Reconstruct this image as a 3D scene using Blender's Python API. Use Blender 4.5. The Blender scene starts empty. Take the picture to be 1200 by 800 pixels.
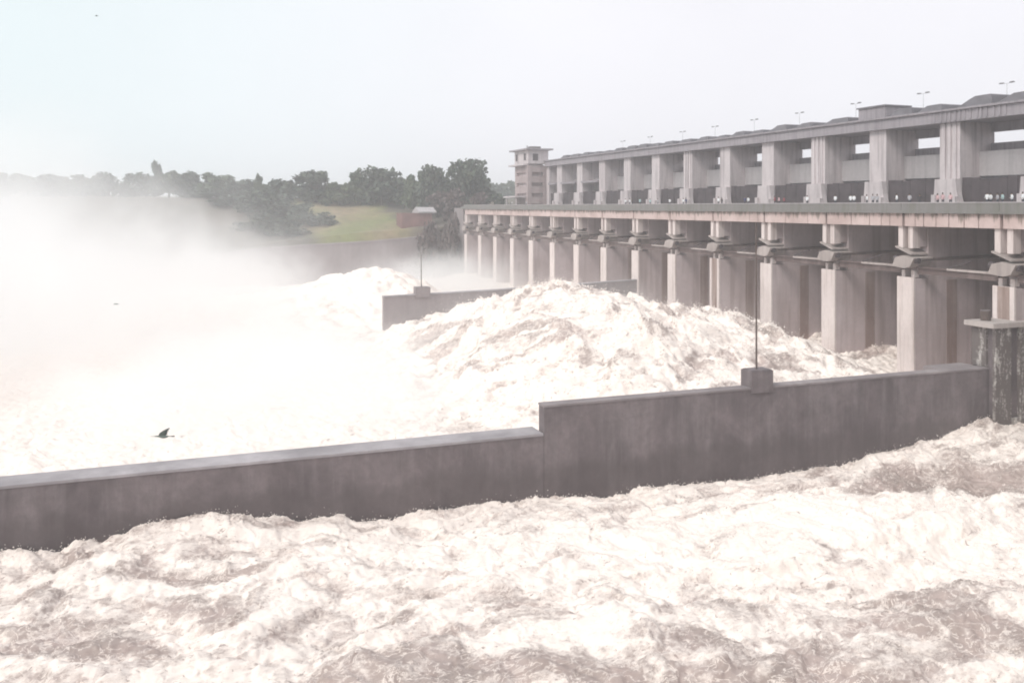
import bpy, math, random
import numpy as np
from mathutils import Vector, Matrix

random.seed(7)
C = bpy.context.scene
col = C.collection
R = math.radians

# ------------------------------------------------------------------ camera
# world axes: +X runs upstream (towards the dam face), +Y runs along the dam
# away from the viewer, z = 0 is the eye level.
F_PX, CXP, CYP = 1033.0, 600.0, 242.0       # level camera, the horizon lies above the middle (vertical lens shift)
YAW, PITCH = R(20.45), 0.0
cam_d = bpy.data.cameras.new('camera')
cam = bpy.data.objects.new('camera', cam_d)
col.objects.link(cam)
cam_d.sensor_width = 36
cam_d.lens = 36 * F_PX / 1200
cam_d.shift_y = -158 / 1200
cam_d.clip_start = 0.5
cam_d.clip_end = 12000
cam.location = (0, 0, 0)
cam.rotation_euler = (R(90) - PITCH, 0, -YAW)
C.camera = cam
_r = np.array([math.cos(YAW), -math.sin(YAW), 0])
_fh = np.array([math.sin(YAW), math.cos(YAW), 0])
_fw = _fh * math.cos(PITCH) + np.array([0, 0, -math.sin(PITCH)])
_up = _fh * math.sin(PITCH) + np.array([0, 0, math.cos(PITCH)])


def ray(x, y): return _fw * F_PX + _r * (x - CXP) - _up * (y - CYP)
def on_x(x, y, X): d = ray(x, y); return d * (X / d[0])
def on_y(x, y, Y): d = ray(x, y); return d * (Y / d[1])
def on_z(x, y, Z): d = ray(x, y); return d * (Z / d[2])


# ------------------------------------------------------------------ sky, sun
SUN_FROM = Vector((-0.66, -0.30, 0.69)).normalized()
w = bpy.data.worlds.new('World')
C.world = w
w.use_nodes = True
nt = w.node_tree
nt.nodes.clear()
wo = nt.nodes.new('ShaderNodeOutputWorld')
bg = nt.nodes.new('ShaderNodeBackground')
sky = nt.nodes.new('ShaderNodeTexSky')
sky.sky_type = 'NISHITA'
sky.sun_disc = False
sky.sun_elevation = math.asin(SUN_FROM.z)
sky.sun_rotation = math.atan2(SUN_FROM.x, SUN_FROM.y)
sky.dust_density = 3.0
hs = nt.nodes.new('ShaderNodeHueSaturation')
hs.inputs['Saturation'].default_value = 0.25
mx = nt.nodes.new('ShaderNodeMix')
mx.data_type = 'RGBA'
mx.inputs['Factor'].default_value = 0.90          # overcast: a white cloud sheet hides most of the blue
nt.links.new(sky.outputs[0], hs.inputs['Color'])
nt.links.new(hs.outputs[0], mx.inputs['A'])
tcw = nt.nodes.new('ShaderNodeTexCoord')
sxw = nt.nodes.new('ShaderNodeSeparateXYZ')       # the cloud sheet is a little cooler downstream than over the dam
nt.links.new(tcw.outputs['Generated'], sxw.inputs[0])
mrx = nt.nodes.new('ShaderNodeMapRange')
mrx.interpolation_type = 'SMOOTHSTEP'
mrx.inputs['From Min'].default_value = -0.3
mrx.inputs['From Max'].default_value = 0.5
nt.links.new(sxw.outputs['X'], mrx.inputs['Value'])
mxc = nt.nodes.new('ShaderNodeMix')
mxc.data_type = 'RGBA'
mxc.inputs['A'].default_value = (7.9, 8.95, 9.2, 1)
mxc.inputs['B'].default_value = (9.05, 9.0, 9.5, 1)
nt.links.new(mrx.outputs[0], mxc.inputs['Factor'])
nt.links.new(mxc.outputs['Result'], mx.inputs['B'])
nzw = nt.nodes.new('ShaderNodeTexNoise')          # faint cloud texture
nzw.inputs['Scale'].default_value = 1.6
nzw.inputs['Detail'].default_value = 4
mrw = nt.nodes.new('ShaderNodeMapRange')
mrw.inputs['From Min'].default_value = 0.3
mrw.inputs['From Max'].default_value = 0.7
mrw.inputs['To Min'].default_value = 0.93
mrw.inputs['To Max'].default_value = 1.05
vm = nt.nodes.new('ShaderNodeVectorMath')
vm.operation = 'SCALE'
nt.links.new(tcw.outputs['Generated'], nzw.inputs['Vector'])
nt.links.new(nzw.outputs['Fac'], mrw.inputs['Value'])
nt.links.new(mx.outputs['Result'], vm.inputs[0])
nt.links.new(mrw.outputs[0], vm.inputs['Scale'])
nt.links.new(vm.outputs[0], bg.inputs['Color'])
bg.inputs['Strength'].default_value = 0.092
nt.links.new(bg.outputs[0], wo.inputs['Surface'])

sd = bpy.data.lights.new('sun', 'SUN')
sd.energy = 1.95
sd.angle = R(25)
sd.color = (1.0, 0.95, 0.89)
sun = bpy.data.objects.new('sun', sd)
col.objects.link(sun)
sun.rotation_euler = SUN_FROM.to_track_quat('Z', 'Y').to_euler()

C.view_settings.view_transform = 'Standard'
C.view_settings.look = 'None'
C.view_settings.exposure = 0.29
C.view_settings.gamma = 1.0
C.cycles.max_bounces = 16
C.cycles.diffuse_bounces = 3
C.cycles.glossy_bounces = 2
C.cycles.volume_bounces = 7
C.cycles.volume_step_rate = 0.4
C.cycles.volume_max_steps = 256
C.cycles.use_denoising = True
C.cycles.filter_width = 1.9
C.cycles.sample_clamp_indirect = 0

# ------------------------------------------------------------------ materials


class NB:
    """small node-building helper"""
    def __init__(self, name):
        self.m = bpy.data.materials.new(name)
        self.m.use_nodes = True
        self.t = self.m.node_tree
        self.t.nodes.clear()
        self.out = self.n('ShaderNodeOutputMaterial')

    def n(self, typ, **kw):
        nd = self.t.nodes.new(typ)
        for k, v in kw.items():
            setattr(nd, k, v)
        return nd

    def l(self, a, b): self.t.links.new(a, b)

    def pos(self):
        return self.n('ShaderNodeNewGeometry').outputs['Position']

    def scaled(self, v, s):
        m = self.n('ShaderNodeVectorMath', operation='MULTIPLY')
        self.l(v, m.inputs[0])
        m.inputs[1].default_value = s
        return m.outputs[0]

    def noise(self, v, scale, detail=4, rough=.55, dist=0):
        z = self.n('ShaderNodeTexNoise')
        z.inputs['Scale'].default_value = scale
        z.inputs['Detail'].default_value = detail
        z.inputs['Roughness'].default_value = rough
        z.inputs['Distortion'].default_value = dist
        self.l(v, z.inputs['Vector'])
        return z.outputs['Fac']

    def rng(self, v, a, b, c=0., d=1., smooth=False):
        m = self.n('ShaderNodeMapRange')
        if smooth:
            m.interpolation_type = 'SMOOTHSTEP'
        for i, x in zip(('From Min', 'From Max', 'To Min', 'To Max'), (a, b, c, d)):
            m.inputs[i].default_value = x
        self.l(v, m.inputs['Value'])
        return m.outputs[0]

    def math(self, op, a, b=None):
        m = self.n('ShaderNodeMath', operation=op)
        for i, x in enumerate((a, b)):
            if x is None:
                continue
            if isinstance(x, (int, float)):
                m.inputs[i].default_value = x
            else:
                self.l(x, m.inputs[i])
        return m.outputs[0]

    def mix(self, f, a, b):
        m = self.n('ShaderNodeMix', data_type='RGBA')
        if isinstance(f, (int, float)):
            m.inputs['Factor'].default_value = f
        else:
            self.l(f, m.inputs['Factor'])
        for k, x in (('A', a), ('B', b)):
            if isinstance(x, tuple):
                m.inputs[k].default_value = (*x[:3], 1)
            else:
                self.l(x, m.inputs[k])
        return m.outputs['Result']

    def surf(self, colr, rough=.85, bump=None, bstr=.3, bdist=.1):
        p = self.n('ShaderNodeBsdfPrincipled')
        if isinstance(colr, tuple):
            p.inputs['Base Color'].default_value = (*colr[:3], 1)
        else:
            self.l(colr, p.inputs['Base Color'])
        if isinstance(rough, (int, float)):
            p.inputs['Roughness'].default_value = rough
        else:
            self.l(rough, p.inputs['Roughness'])
        if bump is not None:
            b = self.n('ShaderNodeBump')
            b.inputs['Strength'].default_value = bstr
            b.inputs['Distance'].default_value = bdist
            self.l(bump, b.inputs['Height'])
            self.l(b.outputs[0], p.inputs['Normal'])
        self.l(p.outputs[0], self.out.inputs['Surface'])
        return self.m


def concrete(name, base, stain, streak=.5, dark=(.12, .10, .10), mott=.5, streak_scale=1.1, lo=.46, hi=.66):
    b = NB(name)
    P = b.pos()
    big = b.rng(b.noise(P, .13, 5), .35, .65)
    fine = b.noise(P, 1.7, 5, .65)
    st = b.rng(b.noise(b.scaled(P, (1, 1, .07)), streak_scale, 4, .6), lo, hi)
    c1 = b.mix(b.math('MULTIPLY', big, mott), base, stain)
    c2 = b.mix(b.math('MULTIPLY', st, streak), c1, dark)
    c3 = b.mix(b.rng(fine, .3, .7, 0, .28), c2, tuple(.55 * x for x in base))
    return b.surf(c3, .88, fine, .35, .06)


def plain(name, base, var=.25, scale=2.0, rough=.8):
    b = NB(name)
    f = b.noise(b.pos(), scale, 4)
    return b.surf(b.mix(b.rng(f, .3, .7), base, tuple(x * (1 - var) for x in base)), rough, f, .2, .03)


M = {}
M['nose'] = concrete('pale_concrete', (.76, .665, .645), (.60, .51, .49), .5, (.34, .26, .235), .7, 1.5, .5, .66)
M['nose_rust'] = concrete('rust_stained_concrete', (.40, .31, .28), (.27, .19, .165), .75, (.17, .10, .085))
M['guide'] = concrete('rust_streaked_guide', (.36, .265, .245), (.26, .175, .155), .7, (.46, .38, .36), .9, 1.0)
M['pier'] = concrete('pier_concrete', (.62, .525, .535), (.46, .37, .365), .55, (.24, .175, .16), .8, .55, .5, .68)
def girder_mat():
    b = NB('pink_concrete')
    P = b.pos()
    sx = b.n('ShaderNodeSeparateXYZ')
    b.l(P, sx.inputs[0])
    big = b.rng(b.noise(P, .2, 5), .35, .65)
    c = b.mix(big, (.62, .49, .47), (.47, .355, .335))
    # dark run-off hanging down from the deck edge in uneven tongues
    n = b.noise(b.scaled(P, (1, 1, .06)), 1.1, 5, .7)
    t = b.math('ADD', b.rng(sx.outputs['Z'], -2.7, -.85, -.16, .16), n)
    c = b.mix(b.math('MULTIPLY', b.rng(t, .55, .68, smooth=True), .8), c, (.15, .12, .095))
    fine = b.noise(P, 2, 5, .65)
    return b.surf(b.mix(b.rng(fine, .35, .7, 0, .25), c, (.3, .23, .21)), .88, fine, .35, .05)


M['girder'] = girder_mat()
M['upper'] = concrete('upper_concrete', (.62, .55, .56), (.49, .43, .44), .55, (.24, .20, .21), .6, 1.1, .48, .66)
M['panel'] = concrete('panel_concrete', (.45, .415, .425), (.37, .34, .35), .4, (.22, .195, .205))
M['slab'] = concrete('roof_concrete', (.34, .305, .33), (.27, .24, .26), .5, (.15, .13, .145), .5, 1.8)
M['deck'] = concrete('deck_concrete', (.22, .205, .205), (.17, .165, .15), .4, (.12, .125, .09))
def wet_wall():
    b = NB('wet_wall_concrete')
    P = b.pos()
    sx = b.n('ShaderNodeSeparateXYZ')
    b.l(P, sx.inputs[0])
    fine = b.noise(P, 1.4, 6, .68)
    blot = b.rng(b.noise(b.scaled(P, (1, 1, .8)), .22, 6, .62, .5), .36, .64)
    drip = b.rng(b.noise(b.scaled(P, (1, 1, .09)), .8, 5, .65), .48, .68)
    c = b.mix(blot, (.115, .092, .098), (.205, .168, .175))
    c = b.mix(b.math('MULTIPLY', drip, .45), c, (.27, .235, .24))
    c = b.mix(b.rng(fine, .35, .7, 0, .4), c, (.085, .07, .073))
    # soaked strip above the water, its edge ragged where the waves have splashed
    zz = b.math('ADD', sx.outputs['Z'], b.math('MULTIPLY', b.math('SUBTRACT', b.noise(b.scaled(P, (1, 1, .4)), .35, 5, .6), .5), 4.5))
    wet = b.rng(zz, -23.2, -24.6, 0, .55, smooth=True)
    c = b.mix(wet, c, (.07, .055, .058))
    return b.surf(c, b.rng(wet, 0, .55, .8, .45), fine, .6, .08)


M['wall'] = wet_wall()
M['coping'] = concrete('coping_concrete', (.46, .42, .44), (.22, .20, .21), .3, (.16, .14, .15), .9, .5)
M['cap'] = concrete('worn_coping', (.33, .285, .29), (.20, .17, .175), .4, (.14, .115, .12), .9, .5)
M['farwall'] = concrete('far_wall_concrete', (.30, .255, .26), (.23, .195, .20), .3, (.18, .15, .15))
def masonry():
    b = NB('limewashed_masonry')
    P = b.pos()
    f = b.math('ADD', b.noise(b.scaled(P, (1, 1, .3)), .9, 5, .7, .4), b.math('MULTIPLY', b.math('SUBTRACT', b.noise(P, 3.2, 4, .7), .5), .5))
    c = b.mix(b.rng(f, .50, .66), (.135, .112, .108), (.50, .465, .44))
    return b.surf(c, .9, b.noise(P, 2.5, 4), .5, .08)


M['block'] = masonry()
M['slabtop'] = concrete('platform_concrete', (.5, .44, .42), (.4, .35, .33), .3, (.25, .2, .2))
M['steel'] = plain('grey_steel', (.20, .17, .175), .4, 1.5, .6)
M['gate'] = concrete('rusty_gate_steel', (.14, .10, .096), (.10, .068, .065), .5, (.27, .21, .20), .6, .6)
M['dark'] = plain('dark_recess_steel', (.085, .065, .072), .4, .6)
M['bracket'] = concrete('bracket_concrete', (.50, .43, .41), (.33, .28, .265), .35, (.16, .13, .13), .9, 1.6)
M['cover'] = plain('hoist_cover_sheet', (.20, .185, .205), .3, .8, .6)
M['pole'] = plain('galvanised_pole', (.55, .55, .57), .1)
M['rust_pole'] = plain('dark_pole_steel', (.12, .085, .075), .3)
M['lamp'] = plain('lamp_casing', (.22, .21, .22), .1)
M['bark'] = plain('bark', (.10, .08, .065), .4)
M['white'] = plain('white_wash', (.8, .79, .78), .08)
M['redwall'] = plain('red_earth_wall', (.25, .13, .12), .4, .3)
M['pinkwall'] = concrete('pinkish_plaster', (.46, .37, .37), (.34, .27, .27), .5, (.2, .15, .15), .8, .8)
M['skin'] = plain('skin', (.22, .13, .09), .1)
M['hair'] = plain('black_hair', (.02, .018, .016), .1)
M['trouser'] = plain('dark_trousers', (.06, .06, .075), .2)
M['feather'] = plain('grey_feather', (.20, .24, .22), .3, 9)
M['featherdark'] = plain('dark_feather', (.035, .04, .04), .3, 9)


def leaf_mat(name, a, c):
    b = NB(name)
    f = b.noise(b.pos(), .35, 3)
    return b.surf(b.mix(b.rng(f, .35, .65), a, c), .7)


M['leaf'] = leaf_mat('dark_leaves', (.042, .058, .042), (.075, .095, .06))
M['leaf_b'] = leaf_mat('green_leaves', (.05, .075, .042), (.095, .115, .06))
M['leaf_red'] = leaf_mat('brown_scrub_leaves', (.085, .065, .06), (.13, .09, .085))


def bank_mat():
    b = NB('bank_ground')
    P = b.pos()
    sx = b.n('ShaderNodeSeparateXYZ')
    b.l(P, sx.inputs[0])
    wob = b.math('MULTIPLY', b.math('SUBTRACT', b.noise(P, .05, 4), .5), 26)
    xx = b.math('ADD', sx.outputs['X'], wob)
    g = b.math('MULTIPLY', b.rng(xx, 38, 48, smooth=True), b.rng(xx, 82, 74, smooth=True))
    g = b.math('MULTIPLY', g, b.rng(sx.outputs['Y'], 420, 380))
    big = b.rng(b.noise(P, .04, 5), .38, .62)
    fine = b.rng(b.noise(P, .35, 5), .3, .7)
    grass = b.mix(big, (.20, .215, .075), (.30, .225, .14))
    scrub = b.mix(big, (.10, .085, .075), (.15, .12, .11))
    c = b.mix(g, scrub, grass)
    c = b.mix(b.math('MULTIPLY', fine, .6), c, (.12, .105, .06))
    return b.surf(c, .95, fine, .4, .5)


M['bank'] = bank_mat()
M['bed'] = plain('river_bed', (.17, .14, .12), .3, .05)


def foam_mat(name, k, fine):
    b = NB(name)
    P = b.scaled(b.pos(), (k, k, k))
    at = b.n('ShaderNodeAttribute', attribute_name='foam')
    d0 = b.noise(b.scaled(P, (.55, 1, 1)), .55, 5, .6, .9)
    d1 = b.noise(b.scaled(P, (.6, 1, 1)), 1.5, 6, .68, .7)
    d2 = b.noise(b.scaled(P, (.7, 1, 1.3)), 5.0, 4, .65, .5)
    f = at.outputs['Fac']
    for d, a in ((d0, 1.0), (d1, 1.25), (d2, .9 * fine)):
        f = b.math('ADD', f, b.math('MULTIPLY', b.math('SUBTRACT', d, .5), a))
    sp = b.rng(b.noise(b.scaled(P, (.7, 1, 1.2)), 2.1, 3, .6, 1.2), .60, .72, 0, .75, smooth=True)   # dark gaps between foam clots
    f = b.math('SUBTRACT', f, b.math('MULTIPLY', sp, fine))
    m = b.rng(f, .06, .90, smooth=True)
    ln = b.math('ABSOLUTE', b.math('SUBTRACT', b.noise(b.scaled(P, (.7, 1, 1)), .85, 4, .6, 1.5), .5))
    lace = b.math('MULTIPLY', b.rng(ln, .035, .0, smooth=True), b.rng(at.outputs['Fac'], -.7, -.1, .05, .75))      # strands of foam on the bare water
    m = b.math('MAXIMUM', m, lace)
    muddy = b.mix(b.rng(b.noise(P, .3, 4), .35, .65), (.46, .36, .33), (.33, .26, .235))
    c = b.mix(m, muddy, (.87, .772, .715))
    h = b.math('ADD', b.math('MULTIPLY', d1, .7), b.math('MULTIPLY', d2, .3))
    return b.surf(c, b.rng(m, 0, 1, .28, .9), h, .45, .25)


M['foam'] = foam_mat('foaming_muddy_water', 1.0, 1.0)
M['surge'] = foam_mat('tumbling_muddy_water', .75, .95)
b = NB('reservoir_water_surface')
M['reservoir'] = b.surf((.2, .17, .15), .15, b.noise(b.pos(), .3, 4), .3, .2)

# ------------------------------------------------------------------ mesh helpers


class MB:
    def __init__(self):
        self.v, self.f, self.mi = [], [], []

    def add(self, vs, fs, mi=0):
        o = len(self.v)
        self.v += [tuple(map(float, p)) for p in vs]
        self.f += [tuple(i + o for i in f) for f in fs]
        self.mi += [mi] * len(fs)
        return self

    def box(self, x0, x1, y0, y1, z0, z1, mi=0):
        vs = [(x, y, z) for x in (x0, x1) for y in (y0, y1) for z in (z0, z1)]
        fs = [(0, 1, 3, 2), (4, 6, 7, 5), (0, 4, 5, 1), (2, 3, 7, 6), (0, 2, 6, 4), (1, 5, 7, 3)]
        return self.add(vs, fs, mi)

    def prism_y(self, xz, y0, y1, mi=0):
        """a polygon in x,z swept along y"""
        n = len(xz)
        vs = [(x, y0, z) for x, z in xz] + [(x, y1, z) for x, z in xz]
        fs = [tuple(range(n)), tuple(range(2 * n - 1, n - 1, -1))]
        fs += [(i, n + i, n + (i + 1) % n, (i + 1) % n) for i in range(n)]
        return self.add(vs, fs, mi)

    def prism_x(self, yz, x0, x1, mi=0):
        n = len(yz)
        vs = [(x0, y, z) for y, z in yz] + [(x1, y, z) for y, z in yz]
        fs = [tuple(range(n)), tuple(range(2 * n - 1, n - 1, -1))]
        fs += [(i, n + i, n + (i + 1) % n, (i + 1) % n) for i in range(n)]
        return self.add(vs, fs, mi)

    def prism_z(self, xy, z0, z1, mi=0):
        n = len(xy)
        vs = [(x, y, z0) for x, y in xy] + [(x, y, z1) for x, y in xy]
        fs = [tuple(range(n)), tuple(range(2 * n - 1, n - 1, -1))]
        fs += [(i, n + i, n + (i + 1) % n, (i + 1) % n) for i in range(n)]
        return self.add(vs, fs, mi)

    def tube(self, pts, rad, n=8, mi=0):
        pts = [Vector(p) for p in pts]
        if not hasattr(rad, '__len__'):
            rad = [rad] * len(pts)
        vs = []
        for i, p in enumerate(pts):
            d = (pts[min(i + 1, len(pts) - 1)] - pts[max(i - 1, 0)]).normalized()
            a = d.orthogonal().normalized()
            c = d.cross(a)
            vs += [p + (a * math.cos(t) + c * math.sin(t)) * rad[i] for t in [2 * math.pi * k / n for k in range(n)]]
        fs = []
        for i in range(len(pts) - 1):
            for k in range(n):
                q = (k + 1) % n
                fs.append((i * n + k, i * n + q, (i + 1) * n + q, (i + 1) * n + k))
        fs += [tuple(range(n - 1, -1, -1)), tuple(range((len(pts) - 1) * n, len(pts) * n))]
        return self.add(vs, fs, mi)

    def mesh(self, name, mats, fix=True):
        me = bpy.data.meshes.new(name)
        me.from_pydata(self.v, [], self.f)
        for m in (mats if isinstance(mats, (list, tuple)) else [mats]):
            me.materials.append(m)
        if any(self.mi):
            me.polygons.foreach_set('material_index', self.mi)
        if fix:
            import bmesh
            bm = bmesh.new()
            bm.from_mesh(me)
            bmesh.ops.recalc_face_normals(bm, faces=bm.faces)
            bm.to_mesh(me)
            bm.free()
        me.update()
        return me

    def build(self, name, mats, parent=None, fix=True):
        return link(name, self.mesh(name, mats, fix), parent)


def link(name, data, parent=None, loc=None):
    o = bpy.data.objects.new(name, data)
    col.objects.link(o)
    if parent is not None:
        o.parent = parent
        # parents sit at a place of their own: keep world coordinates
        o.matrix_parent_inverse = Matrix.Translation(-parent.matrix_basis.translation - parent_off(parent))
    if loc is not None:
        o.location = loc
    return o


def parent_off(p):
    """translation of the ancestors of p"""
    t = Vector((0, 0, 0))
    if p.parent is not None:
        t = p.matrix_parent_inverse.translation + p.parent.matrix_basis.translation + parent_off(p.parent)
    return t


def tag(o, label=None, cat=None, group=None, kind=None):
    for k, v in (('label', label), ('category', cat), ('group', group), ('kind', kind)):
        if v:
            o[k] = v
    return o


def thing(name, label, cat, loc=(0, 0, 0), group=None):
    o = bpy.data.objects.new(name, None)
    col.objects.link(o)
    o.empty_display_size = 1
    o.location = loc
    return tag(o, label, cat, group)


ORD = ['first', 'second', 'third', 'fourth', 'fifth', 'sixth', 'seventh', 'eighth', 'ninth', 'tenth', 'eleventh',
       'twelfth', 'thirteenth', 'fourteenth', 'fifteenth', 'sixteenth', 'seventeenth', 'eighteenth', 'nineteenth', 'twentieth']
for _t in ('twenty', 'thirty', 'forty'):
    if _t == 'twenty':
        ORD += ['twenty-' + o for o in ORD[:9]] + ['thirtieth']
    elif _t == 'thirty':
        ORD += ['thirty-' + o for o in ORD[:9]] + ['fortieth']
    else:
        ORD += ['forty-' + o for o in ORD[:9]]

# ------------------------------------------------------------------ numpy noise
rng = np.random.RandomState(3)
_perm = rng.permutation(512)
_grad = rng.normal(size=(512, 2))
_grad /= np.linalg.norm(_grad, axis=1)[:, None]


def perlin(x, y, s=0):
    xi = np.floor(x).astype(int)
    yi = np.floor(y).astype(int)
    xf, yf = x - xi, y - yi
    u = xf * xf * xf * (xf * (xf * 6 - 15) + 10)
    v = yf * yf * yf * (yf * (yf * 6 - 15) + 10)

    def g(ix, iy, dx, dy):
        h = _perm[(_perm[(ix + s * 37) & 511] + iy + s * 101) & 511]
        q = _grad[h]
        return q[..., 0] * dx + q[..., 1] * dy
    a = g(xi, yi, xf, yf)
    b = g(xi + 1, yi, xf - 1, yf)
    c = g(xi, yi + 1, xf, yf - 1)
    d = g(xi + 1, yi + 1, xf - 1, yf - 1)
    return (a + u * (b - a) + v * (c + u * (d - c) - a - u * (b - a))) * 1.5


def fbm(x, y, o=4, s=0, gain=.5):
    t, a = 0, 1.
    for i in range(o):
        t = t + a * perlin(x * 2 ** i, y * 2 ** i, s + i)
        a *= gain
    return t


def billow(x, y, o=4, s=0, gain=.5):
    t, a = 0, 1.
    for i in range(o):
        t = t + a * (np.abs(perlin(x * 2.03 ** i, y * 2.03 ** i, s + i)) * 2 - .55)
        a *= gain
    return t


def sstep(x, a, b):
    t = np.clip((x - a) / (b - a), 0, 1)
    return t * t * (3 - 2 * t)


def grid_mesh(name, X, Y, Z, foam, mat):
    ny, nx = X.shape
    co = np.stack([X, Y, Z], -1).reshape(-1, 3).astype(np.float32)
    me = bpy.data.meshes.new(name)
    me.vertices.add(nx * ny)
    me.vertices.foreach_set('co', co.ravel())
    i = np.arange((ny - 1) * nx).reshape(ny - 1, nx)[:, :-1].ravel()
    q = np.stack([i, i + 1, i + nx + 1, i + nx], 1).astype(np.int32)
    me.loops.add(q.size)
    me.loops.foreach_set('vertex_index', q.ravel())
    me.polygons.add(len(q))
    me.polygons.foreach_set('loop_start', np.arange(0, q.size, 4, dtype=np.int32))
    me.update(calc_edges=True)
    me.polygons.foreach_set('use_smooth', np.ones(len(q), bool))
    at = me.attributes.new('foam', 'FLOAT', 'POINT')
    at.data.foreach_set('value', foam.ravel().astype(np.float32))
    me.materials.append(mat)
    me.update()
    return me


# ------------------------------------------------------------------ ground and water
ZW = -26.6
# river bed / ground sheet out to the horizon
tag(MB().box(-3000, 3000, -800, 4200, -31, -30.5).build('ground', M['bed']), kind='structure')

# far bank: slope rising from the water to the tree line, then low hills
xs = np.concatenate([np.linspace(-2900, -160, 40), np.linspace(-140, 260, 81), np.linspace(300, 2900, 40)])
ys = np.concatenate([np.linspace(298, 470, 60), np.linspace(490, 4100, 50)])
GX, GY = np.meshgrid(xs, ys)
edge = -13.5 + 4.0 * sstep(GX, 25, 95)


def bank_z(X, Y):
    e = -14.0 + 5.0 * sstep(X, 20, 95)
    z = e + (1.5 - e) * sstep(Y, 303, 395) + 1.0 * fbm(X * .03, Y * .03, 4, 5)
    z = z + 20 * sstep(Y, 500, 1500) * (.55 + .6 * fbm(X * .0022 + 3, Y * .0022, 3, 9)) + 2
    return np.where(Y < 302.5, -30.0, z)


GZ = bank_z(GX, GY)
tag(link('far_bank', grid_mesh('far_bank', GX, GY, GZ, GZ * 0, M['bank'])), kind='structure')
# reservoir behind the dam, near bank below the viewer
tag(MB().box(119, 2600, -600, 296, -9.5, -9).build('reservoir_water', M['reservoir']), kind='structure')
tag(MB().prism_x([(-700, -29), (-700, -2), (-3, -2), (4, -4), (13, -29)], -600, 84).build('near_bank', M['bank']), kind='structure')

# --- foreground pool --------------------------------------------------------
st = .145
xs = np.arange(-46, 97, st)
ys = np.arange(17, 75.9, st)
X, Y = np.meshgrid(xs, ys)
edge_px = [(0, 645), (120, 630), (190, 611), (275, 606), (345, 611), (430, 601), (540, 593), (570, 585), (635, 584), (735, 578),
           (760, 571), (880, 562), (960, 547), (1050, 530), (1110, 512), (1145, 491), (1200, 487)]
ep = np.array([on_y(x, y, 75.5) for x, y in edge_px])
zedge = np.interp(X, ep[:, 0], ep[:, 2])
lift = np.exp(-((75.5 - Y) / (5.0 + 3 * sstep(X, 50, 85))) ** 1.3)
base = ZW - .4 + (zedge - ZW + .4) * lift
# wandering flow coordinates
wx = X + 3.2 * fbm(X * .06, Y * .06, 3, 11)
wy = Y + 3.2 * fbm(X * .06 + 9, Y * .06, 3, 13)
swell = .75 * fbm(wx * .085, wy * .13, 3, 1)
chop = .30 * billow(wx * .22, wy * .36, 5, 3, .52)
wave = np.zeros_like(X)
foam_bias = np.zeros_like(X)


def px_blob(cx, cy, rx, ry, z=-26.6, p=1.0):
    """soft ellipse on the water surface; its centre and radii are measured in the photograph"""
    c = on_z(cx, cy, z)
    a = (on_z(cx + rx, cy, z) - c)[:2]
    b_ = (on_z(cx, cy + ry, z) - c)[:2]
    m = np.linalg.inv(np.array([a, b_]).T)
    dx, dy = X - c[0] + 1.2 * (wx - X) * .5, Y - c[1] + 1.2 * (wy - Y) * .5
    u = m[0, 0] * dx + m[0, 1] * dy
    v = m[1, 0] * dx + m[1, 1] * dy
    return np.exp(-(u * u + v * v) ** p)


# dark smooth trough by the dam, and the white breaking crest in front of it
tr = px_blob(1120, 552, 125, 17, -26.2, 2)
wave -= 1.1 * tr
foam_bias -= 1.6 * tr
wave += 1.5 * px_blob(1070, 606, 260, 34, -26.5, 1.2)
foam_bias += .55 * px_blob(1010, 625, 330, 55, -26.5)
foam_bias += .4 * px_blob(620, 650, 330, 45)
foam_bias += .35 * px_blob(1040, 520, 120, 14, -25)
for cx, cy, rx, ry, s in [(62, 730, 62, 24, .8), (235, 676, 55, 9, .8), (215, 712, 50, 12, .6), (120, 748, 55, 14, .6),
                          (340, 792, 70, 12, .9), (190, 660, 26, 12, .7), (90, 660, 40, 9, .5), (265, 655, 24, 6, .7),
                          (435, 720, 50, 14, .55), (515, 741, 45, 12, .65), (590, 690, 45, 10, .45), (675, 770, 75, 16, .75),
                          (470, 788, 95, 16, .9), (700, 650, 45, 9, .5), (600, 655, 22, 6, .6), (905, 770, 100, 32, .95),
                          (860, 705, 60, 12, .5), (1020, 740, 90, 32, .65), (1130, 695, 90, 16, .9), (1165, 735, 70, 24, .6),
                          (960, 650, 26, 12, .4), (850, 640, 30, 10, .4), (905, 635, 26, 14, .4), (790, 735, 60, 10, .5),
                          (560, 770, 60, 10, .6), (740, 790, 90, 10, .7), (1000, 690, 40, 10, .4), (20, 690, 30, 8, .4)]:
    foam_bias -= s * px_blob(cx, cy, rx, ry)
Z = base + swell + chop + wave + .09 * billow(X * 1.1, Y * 1.5, 4, 21, .6)
vein = 1 - np.abs(fbm(wx * .55, wy * .75, 4, 31)) * 2.6
foam = .60 + .85 * foam_bias + .50 * fbm(wx * .16, wy * .42, 5, 17, .6) + .16 * chop + .30 * np.clip(vein, 0, 1) * (foam_bias < .1)
X2 = X + .30 * fbm(X * .5, Y * .5, 3, 41)
Y2 = np.minimum(Y + .30 * fbm(X * .5, Y * .5, 3, 43), 76.2)
_w = (np.clip(chop + .3 * wave, 0, 2) ** 1.5 + 1.2 * np.exp(-((75.5 - Y) / .7) ** 2)) * (foam > .4) + 1e-7
_pick = np.random.RandomState(9).choice(X.size, 7000, p=(_w / _w.sum()).ravel())
POOL_PTS = np.stack([X2.ravel(), np.minimum(Y2, 75.2).ravel(), Z.ravel()], 1)[_pick]
tag(link('foaming_water', grid_mesh('foaming_water', X2, Y2, Z, foam, M['foam'])), kind='structure')

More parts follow.
